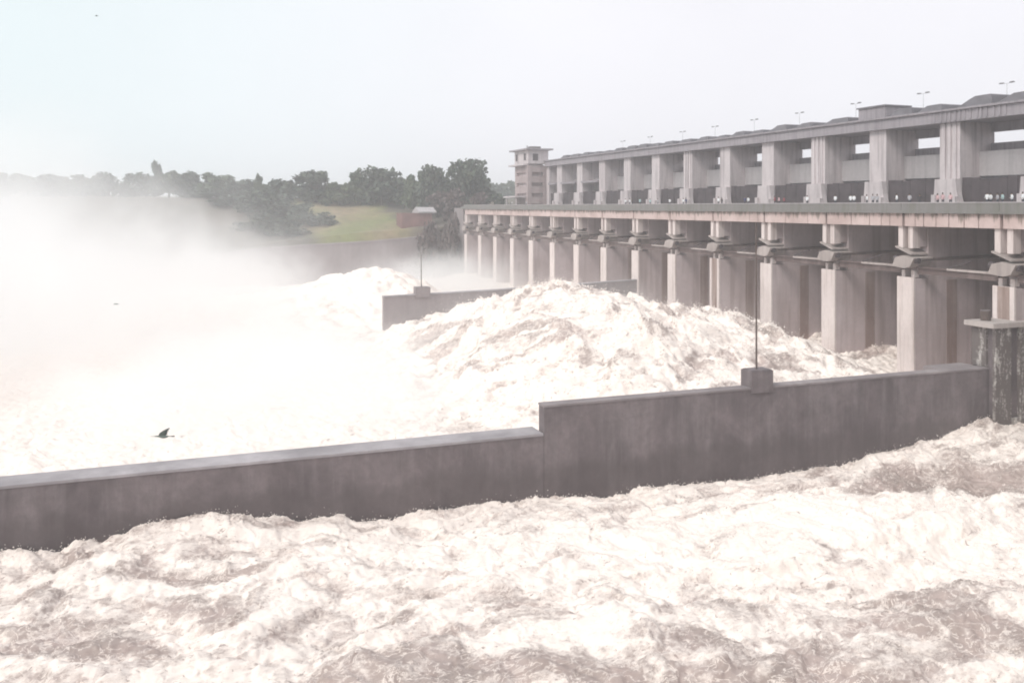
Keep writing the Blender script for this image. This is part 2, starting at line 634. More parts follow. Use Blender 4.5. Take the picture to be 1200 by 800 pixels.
# --- the jump between the two dividing walls -------------------------------
st = .21
xs = np.arange(-62, 101, st)
ys = np.arange(76.6, 166.8, st)
X, Y = np.meshgrid(xs, ys)
wx = X + 4 * fbm(X * .05, Y * .05, 3, 51)
wy = Y + 4 * fbm(X * .05 + 5, Y * .05, 3, 53)
ridge = np.interp(X, [-62, -10, 20, 31, 36.5, 41, 45, 50, 55, 60, 66, 73, 81, 88, 94, 101],
                  [-25, -25, -24.4, -22.6, -19.6, -16.6, -13.6, -12.3, -12.2, -13.5, -14.9, -16.5, -17.9, -20.6, -22, -22.5])
cross = np.interp(Y, [76, 80, 90, 102, 114, 124, 136, 150, 160, 167], [.24, .30, .58, .86, 1., 1., .86, .52, .36, .30])
zb = -25 + (ridge + 25) * cross
zb = np.maximum(zb, -25 + 4.4 * sstep(X, 66, 88) * sstep(Y, 84, 104) * (1 - .35 * sstep(Y, 120, 160)))
zb -= .8 * sstep(X, 82, 92)
amp = .35 + .65 * sstep(zb, -25, -17)
lump = 1.25 * fbm(wx * .095, wy * .095, 3, 55) + .75 * billow(wx * .17, wy * .17, 4, 57, .52)
Z = zb + amp * lump + .22 * billow(X * .55, Y * .55, 4, 59, .6)
# muddy water shows in torn patches between the foam
patch = sstep(fbm(wx * .15, wy * .15 + .10 * zb, 5, 61, .62), .12, .72)
foam = .80 - .80 * patch * sstep(zb, -24.5, -20) + .22 * fbm(wx * .42, wy * .42, 3, 63) + .12 * lump
foam += .35 * (1 - sstep(X, 5, 30))
dX = .55 * fbm(X * .3, Y * .3, 3, 65) - .45 * amp * np.clip(lump, 0, 2)
foam = np.maximum(foam, .22)
_pick = np.random.RandomState(8).choice(X.size, 4500, p=((amp - .3) ** 2 * (lump > .2) + 1e-6).ravel() / ((amp - .3) ** 2 * (lump > .2) + 1e-6).sum())
SURGE_PTS = np.stack([(X + dX).ravel(), Y.ravel(), Z.ravel()], 1)[_pick]
tag(link('spillway_water', grid_mesh('spillway_water', X + dX, Y, Z, foam, M['surge'])), kind='structure')

# --- beyond the far wall and downstream ------------------------------------
st = .5
xs = np.arange(-180, 101, st)
ys = np.arange(166.9, 303, st)
X, Y = np.meshgrid(xs, ys)
hump = np.exp(-((X - 45) / 19) ** 2 - ((Y - 215) / 26) ** 2) * 9.2 + np.exp(-((X - 22) / 30) ** 2 - ((Y - 235) / 24) ** 2) * 3.0
lump = fbm(X * .07, Y * .07, 3, 71) + .9 * billow(X * .16, Y * .16, 4, 73, .55)
Z = -26.2 + hump + lump * (.5 + .07 * hump) + 3 * sstep(X, 70, 92)
foam = .95 + .3 * fbm(X * .12, Y * .2, 4, 75)
tag(link('churning_water', grid_mesh('churning_water', X, Y, Z, foam, M['surge'])), kind='structure')
st = .6
xs = np.arange(-260, -61, st)
ys = np.arange(17, 167.5, st)
X, Y = np.meshgrid(xs, ys)
Z = -26.4 + .7 * fbm(X * .07, Y * .07, 3, 81) + .4 * billow(X * .2, Y * .2, 3, 83) - .6 * (Y < 76)
foam = .85 + .35 * fbm(X * .12, Y * .2, 4, 85)
X = np.where(X > -70, X - 0, X)
tag(link('river_water', grid_mesh('river_water', X, Y, Z, foam, M['foam'])), kind='structure')

# ------------------------------------------------------------------ the dam
dam = thing('dam', 'long pale concrete spillway dam with two tiers of piers across the river', 'dam', (104, 180, -30))
K = range(-1, 15)
PY = lambda k: 76.65 + 15 * k             # lower piers
UY = lambda k: 88.35 + 15 * k             # upper piers
Y0, Y1 = 54.0, 291.0

for k in K:
    y = PY(k)
    rust = k in (0, 4)
    # pier body behind the nose
    pb = MB().prism_y([(92.6, -2.62), (92.6, -9.5), (90.32, -9.5), (90.32, -31), (116, -31), (116, -2.62)], y - 1.42, y + 1.42)
    pier = pb.build('pier', M['pier'], dam)
    nose = MB()
    if rust:
        nose.prism_z([(90.0, y - 1.46), (90.0, y - .85), (90.2, y - .85), (90.2, y + .85), (90.0, y + .85), (90.0, y + 1.46), (90.31, y + 1.46), (90.31, y - 1.46)], -31, -9.35)
    else:
        nose.prism_z([(90.0, y - 1.4), (90.06, y - 1.46), (90.31, y - 1.46), (90.31, y + 1.46), (90.06, y + 1.46), (90.0, y + 1.4)], -31, -9.35)
    nose.build('pier_nose', M['nose'], pier)
    if rust:
        MB().box(90.12, 90.195, y - .84, y + .84, -31, -9.42).build('pier_face', M['nose_rust'], pier)
    MB().box(95.7, 97.5, y - 1.46, y - 1.425, -31, -9.8).build('gate_guide', M['guide'], pier)
    for s in (-1, 1):
        MB().box(90.1, 91.3, y + s * .85 - .40, y + s * .85 + .40, -5.5, -2.63).build('front_column', M['nose'], pier)
        MB().box(90.5, 91.3, y + s * .8 - .28, y + s * .8 + .28, -9.35, -8.45).build('bearing_stub', M['nose'], pier)
    MB().box(91.3, 92.6, y - 1.2, y + 1.2, -5.3, -2.64).build('column_tie', M['pier'], pier)
    # bracket that carries the gate pivots, its sloping hood and the pivot hubs
    MB().prism_x([(y + 1.5, -7.95), (y + .9, -6.75), (y - .4, -6.45), (y - 2.3, -6.75), (y - 1.6, -7.9), (y - .6, -8.15)], 89.2, 92.55).build('pivot_bracket', M['bracket'], pier)
    MB().prism_x([(y + 1.3, -5.45), (y + 1.3, -5.25), (y - 1.4, -6.2), (y - 1.4, -6.4)], 89.6, 93.0).build('bracket_hood', M['bracket'], pier)
    MB().tube([(89.9, y - 1.7, -7.1), (89.9, y - 2.5, -7.1)], .38, 10).build('pivot_hub', M['dark'], pier)
    MB().tube([(90.2, y + 1.3, -7.0), (90.2, y + 1.9, -7.0)], .46, 10).build('pivot_hub', M['dark'], pier)

for k in K:
    if k == 14:
        continue
    ya, yb = PY(k) + 1.45, PY(k + 1) - 1.45
    # curved gate
    g = MB()
    cxg, czg, rg = 82.5, -9.0, 23.0
    n = 12
    angs = [R(13 - 57 * i / n) for i in range(n + 1)]
    outer = [(cxg + rg * math.cos(a), czg + rg * math.sin(a)) for a in angs]
    inner = [(cxg + (rg - .12) * math.cos(a), czg + (rg - .12) * math.sin(a)) for a in angs]
    g.prism_y(outer + inner[::-1], ya + .05, yb - .05)
    gate = g.build('radial_gate', M['gate'], dam)
    for j in range(4):
        yy = ya + 2.6 + (yb - ya - 5.2) * j / 3
        rib = [(cxg + (rg - .13) * math.cos(a), czg + (rg - .13) * math.sin(a)) for a in angs]
        rib2 = [(cxg + (rg - .4) * math.cos(a), czg + (rg - .4) * math.sin(a)) for a in angs]
        MB().prism_y(rib + rib2[::-1], yy - .1, yy + .1).build('gate_rib', M['gate'], gate)
    for yy, yt in ((ya + .9, ya + .5), (yb - .9, yb - .5)):
        for a in (R(6),):
            MB().tube([(90.8, yt, -7.0), (cxg + (rg - .66) * math.cos(a), yy, czg + (rg - .66) * math.sin(a))], .22, 6).build('gate_arm', M['gate'], gate)
    # breast wall over the gate, catwalk in front
    MB().box(105.9, 106.9, ya + .02, yb - .02, -6.2, -2.65).build('breast_wall', M['gate'], dam)
    cw = MB().box(90.5, 91.2, ya - .1, ya + 7.2, -8.1, -7.85).build('catwalk', M['bracket'], dam)
    MB().box(90.55, 91.2, ya + 7.25, yb + .1, -8.1, -7.9).build('catwalk_plate', M['gate'], cw)
    MB().tube([(90.6, ya + 7.0, -7.8), (90.6, ya + 3.4, -6.7)], .09, 6).build('stay_rod', M['dark'], cw)
    MB().box(90.8, 91.15, ya - .05, yb + .05, -8.9, -8.11).build('catwalk_beam', M['gate'], cw)

# road deck, girders and parapet
MB().box(89.3, 120, Y0, Y1, -.88, -.5).build('road_deck', M['deck'], dam)
MB().box(89.72, 91.4, Y0 + .1, Y1 - .1, -.495, -.02).build('footway', M['deck'], dam)
splits = {0: [3.2, 5.3, 7.6, 9.6, 11.6, 13.0], 1: [2.4, 4.0, 6.2, 9.8], 2: [4.2, 9.5], 3: [1.7, 4.0, 12.4], 4: [6.0], -1: [4, 9]}
for k in K:
    if k == 14:
        continue
    cuts = [.14] + splits.get(k, []) + [14.86]
    for a, c in zip(cuts[:-1], cuts[1:]):
        MB().box(89.75 + random.uniform(-.02, .02), 90.75, PY(k) + a + .07, PY(k) + c - .07, -2.6, -.9).build('girder', M['girder'], dam)
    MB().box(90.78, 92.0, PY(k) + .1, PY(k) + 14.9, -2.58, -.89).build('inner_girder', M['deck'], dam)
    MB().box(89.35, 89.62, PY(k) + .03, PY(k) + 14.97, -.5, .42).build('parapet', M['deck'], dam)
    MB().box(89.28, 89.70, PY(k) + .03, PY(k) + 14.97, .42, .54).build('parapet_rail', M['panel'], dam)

# upper tier
UZ = 12.85
for k in range(-1, 12):
    y = UY(k)
    up = MB().box(110.3, 117.3, y - 1.9, y + 1.9, -.5, UZ)
    if k in (1, 3, 6, 9):
        for s in (-1.35, -.3, .75):
            up.box(110.12, 110.3, y + s, y + s + .6, 4.1, UZ)
    upo = up.build('upper_pier', M['upper'], dam)
    ft = MB()
    yz0 = [(y - 2.9, -.5), (y - 2.2, 2.2), (y - 1.95, 4.2), (y + 1.95, 4.2), (y + 2.1, 2.2), (y + 2.5, -.5)]
    ft.prism_x(yz0, 109.3, 110.28)
    ft.box(108.7, 109.3, y - 2.4, y - 1.6, -.5, 1.5).box(108.7, 109.3, y + 1.4, y + 2.1, -.5, 1.8)
    ft.build('pier_foot', M['upper'], upo)
    ya, yb = y + 1.9, (y + 13.1 if k < 11 else 261.35)
    pn = MB().box(114.2, 114.6, ya + .01, yb - .01, 4.65, 8.4).build('wall_panel', M['panel'], dam)
    MB().box(114.6, 117.2, ya + .02, yb - .02, 4.3, 4.64).build('panel_ledge', M['slab'], pn)
    MB().box(116.6, 116.9, ya + .01, yb - .01, 8.3, 9.75).build('back_parapet', M['slab'], dam)
    for q in range(7):
        a0 = ya + .05 + q * (yb - ya - .1) / 7
        MB().box(110.6 + random.uniform(0, .12), 110.85, a0 + .02, a0 + (yb - ya - .1) / 7 - .02, -.49, 4.3 + random.uniform(-.22, .12)).build('screen_panel', M['dark'], dam)
    MB().box(116.7, 117.25, ya + .01, yb - .01, 11.45, UZ).build('rear_beam', M['slab'], dam)
    if k >= 9:
        MB().box(109.7, 113.6, ya + .3, yb - .3, 6.9, 7.5).build('canopy', M['slab'], dam)
roof = MB().prism_y([(109.5, UZ + .01), (109.5, 14.5), (109.1, 14.56), (109.1, 14.85), (119, 14.85), (119, 14.56), (118.6, 14.5), (118.6, UZ + .01)], 74, 263.6).build('roof_slab', M['slab'], dam)
for i in range(14):
    yy = 93 + i * .95 + random.uniform(-.2, .2)
    MB().box(109.36, 109.5, yy - .16, yy + .16, UZ + .2, 14.5).build('fascia_rib', M['slab'], roof)
MB().box(110.2, 117.4, 261.4, 263.5, -.5, UZ).build('end_wall', M['upper'], dam)
# hoist covers, two to a bay, on the roof slab
spec = [(134.2, 126.9, 16.0), (117.5, 112.2, 16.2), (111.4, 106.2, 16.1), (103.3, 97.0, 16.6), (96.4, 90, 16.3)]
yy = 136.6
while yy < 252:
    L = random.uniform(5.3, 6.6)
    spec.append((yy + L, yy, random.uniform(15.6, 16.3)))
    yy += L + random.uniform(.7, 1.6)
for a, c, zt in spec:
    L = a - c
    j_ = random.uniform(-.08, .10)
    prof = [(a, 14.86), (a - .02 * L, 15.1 + j_), (a - (.30 + j_) * L, zt - .35), (a - (.45 + j_) * L, zt), (c + .03 * L, zt + .04), (c, zt - .1), (c, 14.86)]
    MB().prism_x(prof, 111.6, 116.4).build('hoist_cover', M['cover'], dam)
hb = MB().box(111.3, 116.6, 117.7, 124.0, 14.86, 17.0).build('hoist_house', M['slab'], dam)
MB().box(111.0, 116.9, 117.5, 124.2, 17.01, 17.25).build('hoist_house_roof', M['cover'], hb)
# abutment at the far end
MB().box(90.6, 121, 291.05, 302, -31, -.51).build('abutment', M['farwall'], dam)

# lamps on the roof
for i, (lx, ly) in enumerate([(1180, 98), (1082, 110), (1003, 122), (937, 133), (884, 141), (838, 149), (800, 155), (762, 161), (730, 166)]):
    p = on_x(lx, ly, 117.6)
    t = thing('roof_lamp', f'twin-headed lamp on a slim pole, {ORD[i]} from the near end of the dam roof', 'lamp', (117.6, p[1], 14.85), 'lamps along the dam roof')
    MB().tube([(117.6, p[1], 14.86), (117.6, p[1], p[2])], [.07, .045], 6).build('pole', M['pole'], t)
    MB().tube([(117.6, p[1] - .75, p[2] + .05), (117.6, p[1], p[2]), (117.6, p[1] + .75, p[2] + .05)], .04, 6).build('arm', M['pole'], t)
    for s in (-1, 1):
        MB().prism_x([(p[1] + s * .55, p[2] + .02), (p[1] + s * .6, p[2] + .2), (p[1] + s * 1.15, p[2] + .24), (p[1] + s * 1.3, p[2] + .06)],
                     117.42, 117.78).build('lamp_head', M['lamp'], t)

# control tower at the far end
tw = thing('control_tower', 'small flat-roofed control tower with balcony at the far end of the dam', 'tower', (107, 270, -.5))
tb = MB().box(104, 111, 264, 276.4, 13.8, 18.2).build('cabin', M['upper'], tw)
for ya, yb in ((266, 267.6), (273.6, 275.2)):
    MB().box(103.9, 103.99, ya, yb, 15.0, 17.2).build('window', M['dark'], tb)
MB().box(105.6, 107.4, 263.9, 263.99, 14.8, 17.0).build('window', M['dark'], tb)
MB().box(102.8, 112.2, 262.6, 278.6, 18.21, 18.7).build('roof', M['slab'], tw)
MB().box(102.6, 109.5, 265, 278.8, 13.3, 13.79).build('balcony', M['upper'], tw)
for xx, yy in ((104, 264.4), (104, 274.6), (109.4, 274.6), (109.4, 264.4)):
    MB().box(xx, xx + 1.4, yy, yy + 1.4, -.5, 13.29).build('corner_column', M['pinkwall'], tw)
for z0 in (.9, 4.3, 7.7, 11.1):
    MB().box(104.1, 110.7, 264.5, 275.9, z0, z0 + 2.2).build('stair_parapet', M['pinkwall'], tw)
MB().box(104.9, 109.3, 265.6, 275.2, -.5, 13.2).build('stair_wall', M['pier'], tw)
MB().box(100.5, 103.9, 266, 278, 2.9, 3.4).build('entrance_canopy', M['upper'], tw)
for yy in (267, 276):
    MB().box(100.9, 101.3, yy, yy + .4, -.5, 2.89).build('canopy_post', M['upper'], tw)
MB().tube([(106, 270, 18.71), (106, 270, 20.0)], .14, 6).build('roof_vent', M['steel'], tw)
MB().box(104.5, 108, 263, 265.5, 18.71, 19.3).build('roof_tank', M['steel'], tw)

# ------------------------------------------------------------------ dividing walls
nw = thing('dividing_wall', 'long dark wet dividing wall in front with a step up towards the dam', 'wall', (20, 76.3, -30), 'dividing walls below the dam')
MB().box(-250, 31.3, 75.5, 78.2, -31, -21.22).build('low_wall', M['wall'], nw)
MB().box(-250, 31.25, 75.44, 78.28, -21.215, -21.0).build('low_coping', M['coping'], nw)
MB().box(31.32, 86.3, 75.45, 76.75, -31, -18.6).build('high_wall', M['wall'], nw)
MB().box(31.28, 86.3, 75.38, 76.85, -18.595, -18.4).build('high_coping', M['cap'], nw)
MB().box(80.5, 86.2, 76.86, 79.2, -31, -18.45).build('wall_shoulder', M['cap'], nw)
fwl = thing('dividing_wall', 'hazy dividing wall behind the white surge with its blunt end in the foam', 'wall', (60, 166.5, -30), 'dividing walls below the dam')
MB().prism_y([(35.7, -31), (35.7, -17.25), (60, -16.7), (91, -15.6), (91, -31)], 165.6, 166.8).build('high_wall', M['farwall'], fwl)
MB().prism_y([(35.65, -17.245), (35.65, -17.05), (60, -16.5), (91, -15.4), (91, -15.59), (60, -16.695)], 165.5, 166.9).build('high_coping', M['coping'], fwl)

for (xa, xb, ya, zb_, zt, ztop, lab) in ((54.0, 56.6, 75.35, -18.4, -16.75, -1.7, 'thin dark pole on a square plinth on the front dividing wall'),
                                       (41.9, 44.8, 165.4, -16.9, -15.6, -9.4, 'thin faint pole on a plinth on the hazy far wall')):
    t = thing('marker_pole', lab, 'pole', ((xa + xb) / 2, ya + .7, zb_), 'poles on the dividing walls')
    MB().box(xa, xb, ya - .12, ya + 1.75, zb_ - .55, zt).box(xa + .1, xb - .1, ya, ya + 1.6, zt, zt + .08).build('plinth', M['wall'] if ya < 100 else M['farwall'], t)
    xm, ym = (xa + xb) / 2 - .15, ya + .7
    MB().tube([(xm, ym, zt), (xm - .02, ym, (zt + ztop) / 2), (xm - .05, ym, ztop)], [.10, .085, .06], 8).build('pole', M['rust_pole'], t)

# masonry platform at the dam end of the front wall
pl = thing('masonry_platform', 'limewashed masonry platform with pale slab top where the front wall meets the dam', 'platform', (90, 74.6, -30))
MB().prism_z([(85.4, 74.0), (97, 74.0), (97, 78.0), (85.4, 78.0)], -13.755, -13.2).build('slab', M['slabtop'], pl)
MB().box(86.4, 96.8, 74.75, 77.7, -31, -13.76).build('core_wall', M['wall'], pl)
MB().box(86.1, 86.39, 75.6, 77.6, -18.35, -13.77).build('side_face', M['block'], pl)
for xa, xb in ((86.12, 88.5), (89.9, 92.2), (94.2, 96.6)):
    MB().box(xa, xb, 74.3, 74.74, -31, -13.78).build('buttress', M['block'], pl)
MB().box(88.31, 96.7, 74.5, 74.74, -31, -24.2).build('plinth_course', M['block'], pl)
# small drum on the slab
ps = on_y(1155, 372, 76.6)
t = thing('drum', 'small dark rusty drum standing on the platform slab', 'drum', (ps[0], 76.6, -13.2))
MB().tube([(ps[0], 76.6, -13.19), (ps[0], 76.6, -12.1)], .55, 14).build('body', M['rust_pole'], t)
MB().tube([(ps[0], 76.6, -12.1), (ps[0], 76.6, -12.0)], .58, 14).build('lid', M['steel'], t)

# ------------------------------------------------------------------ far bank: wall, houses, trees
rw = thing('retaining_wall', 'grey stone retaining wall along the foot of the far grassy bank', 'wall', (50, 302, -30))
pts = [(10, -16), (22, -14.2), (40, -13.2), (60, -12.3), (75, -11.2), (90.4, -9.5)]
MB().prism_y([(10, -31)] + pts + [(90.4, -31)], 300.2, 302.3).build('wall_body', M['farwall'], rw)
for a, c in zip(pts[:-1], pts[1:]):
    MB().prism_y([(a[0] + .05, a[1] + .01), (a[0] + .05, a[1] + .5), (c[0] - .05, c[1] + .5), (c[0] - .05, c[1] + .01)], 300.0, 302.5).build('coping', M['farwall'], rw)

h = on_y(483, 262, 318)
hs_ = thing('bank_house', 'low red-walled house with a white roof on the far bank beside the grass', 'house', (h[0], 318, -10))
MB().box(h[0] - 5.0, h[0] + 6.5, 314, 322, -13, -2.4).build('wall', M['redwall'], hs_)
MB().prism_x([(313.2, -2.39), (313.2, -1.9), (318, -.2), (322.8, -1.9), (322.8, -2.39)], h[0] + 1.2, h[0] + 8).build('roof', M['panel'], hs_)
h2 = on_y(421, 234, 392)
t = thing('bank_house', 'tiny pale house among the trees above the grassy bank', 'house', (h2[0], 392, 0))
MB().box(h2[0] - 5, h2[0] + 5, 390, 396, 0, 4.2).build('wall', M['pinkwall'], t)
MB().prism_x([(389.2, 4.21), (393, 5.8), (396.8, 4.21)], h2[0] - 5.6, h2[0] + 5.6).build('roof', M['white'], t)


def crown_mesh(seed, leafmat, n=2100, leaf=.05, flat=1.0, sheer=False):
    """leaf clumps through the volume of a unit crown: width about 1, height 1, base at z = 0"""
    r = np.random.RandomState(seed)
    nb = 18
    cen, rad = [], []
    for i in range(nb):
        a = r.uniform(0, 2 * math.pi)
        rr = .34 * math.sqrt(r.uniform(0, 1))
        zz = r.uniform(.16, .84)
        rr *= 1.15 - .75 * max(0, zz - .45) / .5
        if sheer and math.cos(a) > 0:
            rr *= 1.1
        cen.append((rr * math.cos(a), rr * math.sin(a), zz))
        rad.append(r.uniform(.13, .22))
    m = MB()
    for i in range(n):
        j = r.randint(nb)
        d = r.normal(size=3)
        d /= np.linalg.norm(d)
        q = np.array(cen[j]) + d * rad[j] * r.uniform(.55, 1.08) * np.array([1, 1, .85])
        if sheer:
            q[0] = min(q[0], .40 + r.uniform(-.02, .02))
        s = leaf * r.uniform(.6, 1.4)
        u = r.normal(size=3)
        u /= np.linalg.norm(u)
        v = np.cross(u, r.normal(size=3))
        v /= np.linalg.norm(v)
        m.add([q - u * s, q + v * s * .6, q + u * s, q - v * s * .6], [(0, 1, 2, 3)])
    # small inner branches keep the crown connected to the trunk
    return m.mesh('crown', leafmat, False), cen


def tree_meshes(seed, mat, **kw):
    cr, cen = crown_mesh(seed, mat, **kw)
    t = MB()
    t.tube([(0, 0, -.12), (.01, 0, .12), (-.01, .01, .34), (.01, 0, .6)], [.035, .026, .02, .008], 7)
    for c in cen[:9]:
        c = Vector(c)
        s = Vector((0, 0, .1 + .32 * random.random()))
        t.tube([s, s.lerp(c, .5) + Vector((0, 0, .03)), c], [.013, .009, .004], 5)
    return cr, t.mesh('trunk', M['bark'])


TREES = [tree_meshes(11, M['leaf']), tree_meshes(12, M['leaf_b']), tree_meshes(13, M['leaf']), tree_meshes(14, M['leaf_b']), tree_meshes(15, M['leaf'])]
SHEER = tree_meshes(21, M['leaf'], n=2600, leaf=.042, sheer=True)
SCRUB = [tree_meshes(31, M['leaf_red'], n=1100), tree_meshes(32, M['leaf'], n=1100)]


def tree(px, top, wpx, D, label, var, name='tree', group='trees along the far bank', zb=None, rz=None):
    d = ray(px, 242)
    d = d / np.linalg.norm(d[:2])
    x, y = d[0] * D, d[1] * D
    z0 = float(bank_z(np.array(x), np.array(y))) - .3 if zb is None else zb
    ztop = (ray(px, top) / np.linalg.norm(ray(px, top)[:2]) * D)[2]
    hgt = (ztop - z0) / .97
    wid = wpx / F_PX * D / .95
    t = thing(name, label, 'tree' if name == 'tree' else 'bush', (x, y, z0), group)
    t.rotation_euler = (0, 0, random.uniform(0, 6.28) if rz is None else rz)
    t.scale = (wid, wid, hgt)
    for nm, me in zip(('crown', 'trunk'), var):
        o = bpy.data.objects.new(nm, me)
        col.objects.link(o)
        o.parent = t
    return t


tree(546, 180, 66, 345, 'tallest dark tree with a sheer side just beyond the far end of the dam', SHEER, rz=-YAW)
tree(509, 185, 46, 350, 'round dark tree beside the tallest tree near the dam end', TREES[0])
tree(487, 196, 30, 356, 'small tree filling the gap beside the pair of tall dark trees', TREES[1])
tree(447, 193, 64, 372, 'broad domed tree directly above the bright grass slope', TREES[2])
tree(420, 197, 30, 376, 'narrower tree at the edge of the broad domed tree over the grass', TREES[3])
tree(370, 199, 62, 380, 'wide rounded tree above the left end of the grass slope', TREES[4])
tree(398, 211, 40, 372, 'low tree in the dip between the two rounded trees over the grass', TREES[1])
tree(327, 206, 40, 384, 'medium tree where the mist begins to veil the tree line', TREES[0])
tree(303, 203, 13, 400, 'slim pointed tree poking above the tree line next to the mist', TREES[3])
tree(472, 209, 34, 380, 'low tree in the notch between domed tree and tall dark trees', TREES[4])
tree(183, 186, 16, 470, 'slim tall tree standing well above the misted tree line', TREES[2])
for i, (px, tp, wd, D) in enumerate([(284, 207, 44, 420), (256, 199, 50, 450), (222, 199, 46, 470), (198, 200, 40, 470), (160, 202, 44, 480),
                                     (128, 197, 40, 490), (96, 202, 46, 500), (58, 202, 50, 510), (26, 203, 46, 520), (-6, 201, 48, 530)]):
    tree(px, tp, wd, D, f'mist-veiled tree in the pale tree line, {ORD[i]} away from the clear trees', TREES[i % 5])
for i, (px, tp, wd, D) in enumerate([(350, 216, 46, 398), (385, 216, 46, 398), (432, 212, 46, 402), (462, 213, 40, 398), (497, 208, 44, 385),
                                     (530, 208, 44, 372), (312, 216, 44, 408), (565, 208, 36, 375)]):
    tree(px, tp, wd, D, f'rear tree filling the tree line behind the front row, {ORD[i]} of eight', TREES[(i + 2) % 5])
for i, (px, tp, wd, D) in enumerate([(582, 213, 30, 620), (598, 209, 34, 640), (570, 211, 28, 600)]):
    tree(px, tp, wd, D, ['faint distant tree right behind the control tower base', 'palest distant tree touching the control tower', 'distant hazy tree half behind the tallest tree'][i], TREES[i])
for px, tp, wd, D, v, lab in [
        (335, 226, 60, 350, 1, 'large dark scrub at the misty edge of the grass slope'), (306, 222, 60, 356, 1, 'dark scrub half veiled by the mist'),
        (356, 240, 48, 338, 1, 'dark scrub clump leaning on the grass slope'), (378, 248, 34, 334, 1, 'smallest scrub clump at the left edge of the bright grass'),
        (330, 254, 56, 322, 1, 'low scrub clump over the left end of the stone wall'), (300, 250, 56, 330, 1, 'scrub clump mostly lost in the mist'),
        (274, 228, 60, 370, 1, 'pale scrub deep in the mist under the tree line'), (240, 226, 60, 390, 1, 'palest scrub deep in the mist'),
        (400, 222, 50, 392, 1, 'dark undergrowth at the top of the grass slope beside the tiny pale house'),
        (440, 224, 46, 390, 1, 'dark undergrowth under the broad domed tree'), (372, 222, 50, 392, 1, 'dark undergrowth under the wide rounded tree'),
        (472, 222, 40, 385, 1, 'dark undergrowth behind the white roof'),
        (528, 244, 34, 312, 0, 'brownish scrub on the bank beside the dam abutment'), (547, 236, 28, 310, 1, 'dark scrub right against the dam abutment'),
        (508, 252, 32, 312, 0, 'low brown scrub below the red house'), (536, 218, 40, 332, 0, 'tall brown scrub under the tallest tree'),
        (562, 222, 34, 332, 0, 'brown scrub between tallest tree and control tower'), (585, 226, 34, 335, 1, 'dark scrub at the foot of the control tower'),
        (503, 256, 40, 309, 0, 'brown scrub hanging over the stone wall below the house'), (524, 262, 36, 307, 0, 'dark brown scrub low on the wall beside the abutment'),
        (512, 222, 34, 345, 0, 'brown scrub beside the white roof under the dark trees')]:
    tree(px, tp, wd, D, lab, SCRUB[v], 'bush', 'scrub on the far bank')

# ------------------------------------------------------------------ people on the road deck


def person_mesh(name, shirt, lean):
    """one continuous skinned body, standing about 1.68 m tall and facing -X"""
    J = [((0, 0, .93), .135), ((-.01, 0, 1.15), .125), ((-.03, 0, 1.36), .13), ((-.04, 0, 1.47), .052), ((-.06, 0, 1.55), .082), ((-.065, 0, 1.63), .075)]
    E_ = [(0, 1), (1, 2), (2, 3), (3, 4), (4, 5)]
    for s in (-1, 1):
        o = len(J)
        J += [((-.03, s * .19, 1.37), .062), ((.02, s * .26, 1.12), .047), ((-.18 - lean, s * .23, 1.0), .036), ((-.27 - lean, s * .22, 1.0), .026)]
        E_ += [(2, o), (o, o + 1), (o + 1, o + 2), (o + 2, o + 3)]
        o = len(J)
        J += [((0, s * .095, .86), .095), ((-.02, s * .11, .48), .062), ((.01, s * .12, .09), .042), ((-.13, s * .13, .04), .036)]
        E_ += [(0, o), (o, o + 1), (o + 1, o + 2), (o + 2, o + 3)]
    me = bpy.data.meshes.new(name)
    me.from_pydata([j[0] for j in J], E_, [])
    o = bpy.data.objects.new(name, me)
    col.objects.link(o)
    md = o.modifiers.new('skin', 'SKIN')
    for i, j in enumerate(J):
        me.skin_vertices[0].data[i].radius = (j[1], j[1])
    me.skin_vertices[0].data[0].use_root = True
    sb = o.modifiers.new('sub', 'SUBSURF')
    sb.levels = 1
    dg = bpy.context.evaluated_depsgraph_get()
    out = bpy.data.meshes.new_from_object(o.evaluated_get(dg))
    bpy.data.objects.remove(o)
    out.name = name
    out.materials.clear()
    for m in (shirt, M['trouser'], M['skin']):
        out.materials.append(m)
    for p in out.polygons:
        z, yv = p.center.z, abs(p.center.y)
        if z > 1.45:
            p.material_index = 2
        elif z < .9 and not (yv > .17):
            p.material_index = 1
        elif z < 1.04 and yv > .17 and p.center.x < -.08:
            p.material_index = 2
    return out


hm = MB()
rings = []
for i, (z, rr) in enumerate([(1.58, .093), (1.64, .092), (1.69, .075), (1.715, .04)]):
    rings += [(-.055 + rr * math.cos(t) + (.012 if i == 0 else 0), rr * math.sin(t), z) for t in [2 * math.pi * k / 10 for k in range(10)]]
fs = [(i * 10 + k, i * 10 + (k + 1) % 10, i * 10 + 10 + (k + 1) % 10, i * 10 + 10 + k) for i in range(3) for k in range(10)] + [tuple(range(30, 40))]
hair_me = hm.add(rings, fs).mesh('hair', M['hair'])
SHIRT = {'white': (.8, .8, .82), 'grey': (.42, .41, .44), 'navy': (.05, .06, .14), 'pale teal': (.42, .55, .56), 'pink': (.6, .4, .42), 'dark red': (.3, .07, .09), 'dark': (.05, .045, .05)}
BOD = {c: person_mesh('person_' + c.replace(' ', '_'), plain('shirt_' + c.replace(' ', '_'), v, .08), .04 * i % .12) for i, (c, v) in enumerate(SHIRT.items())}
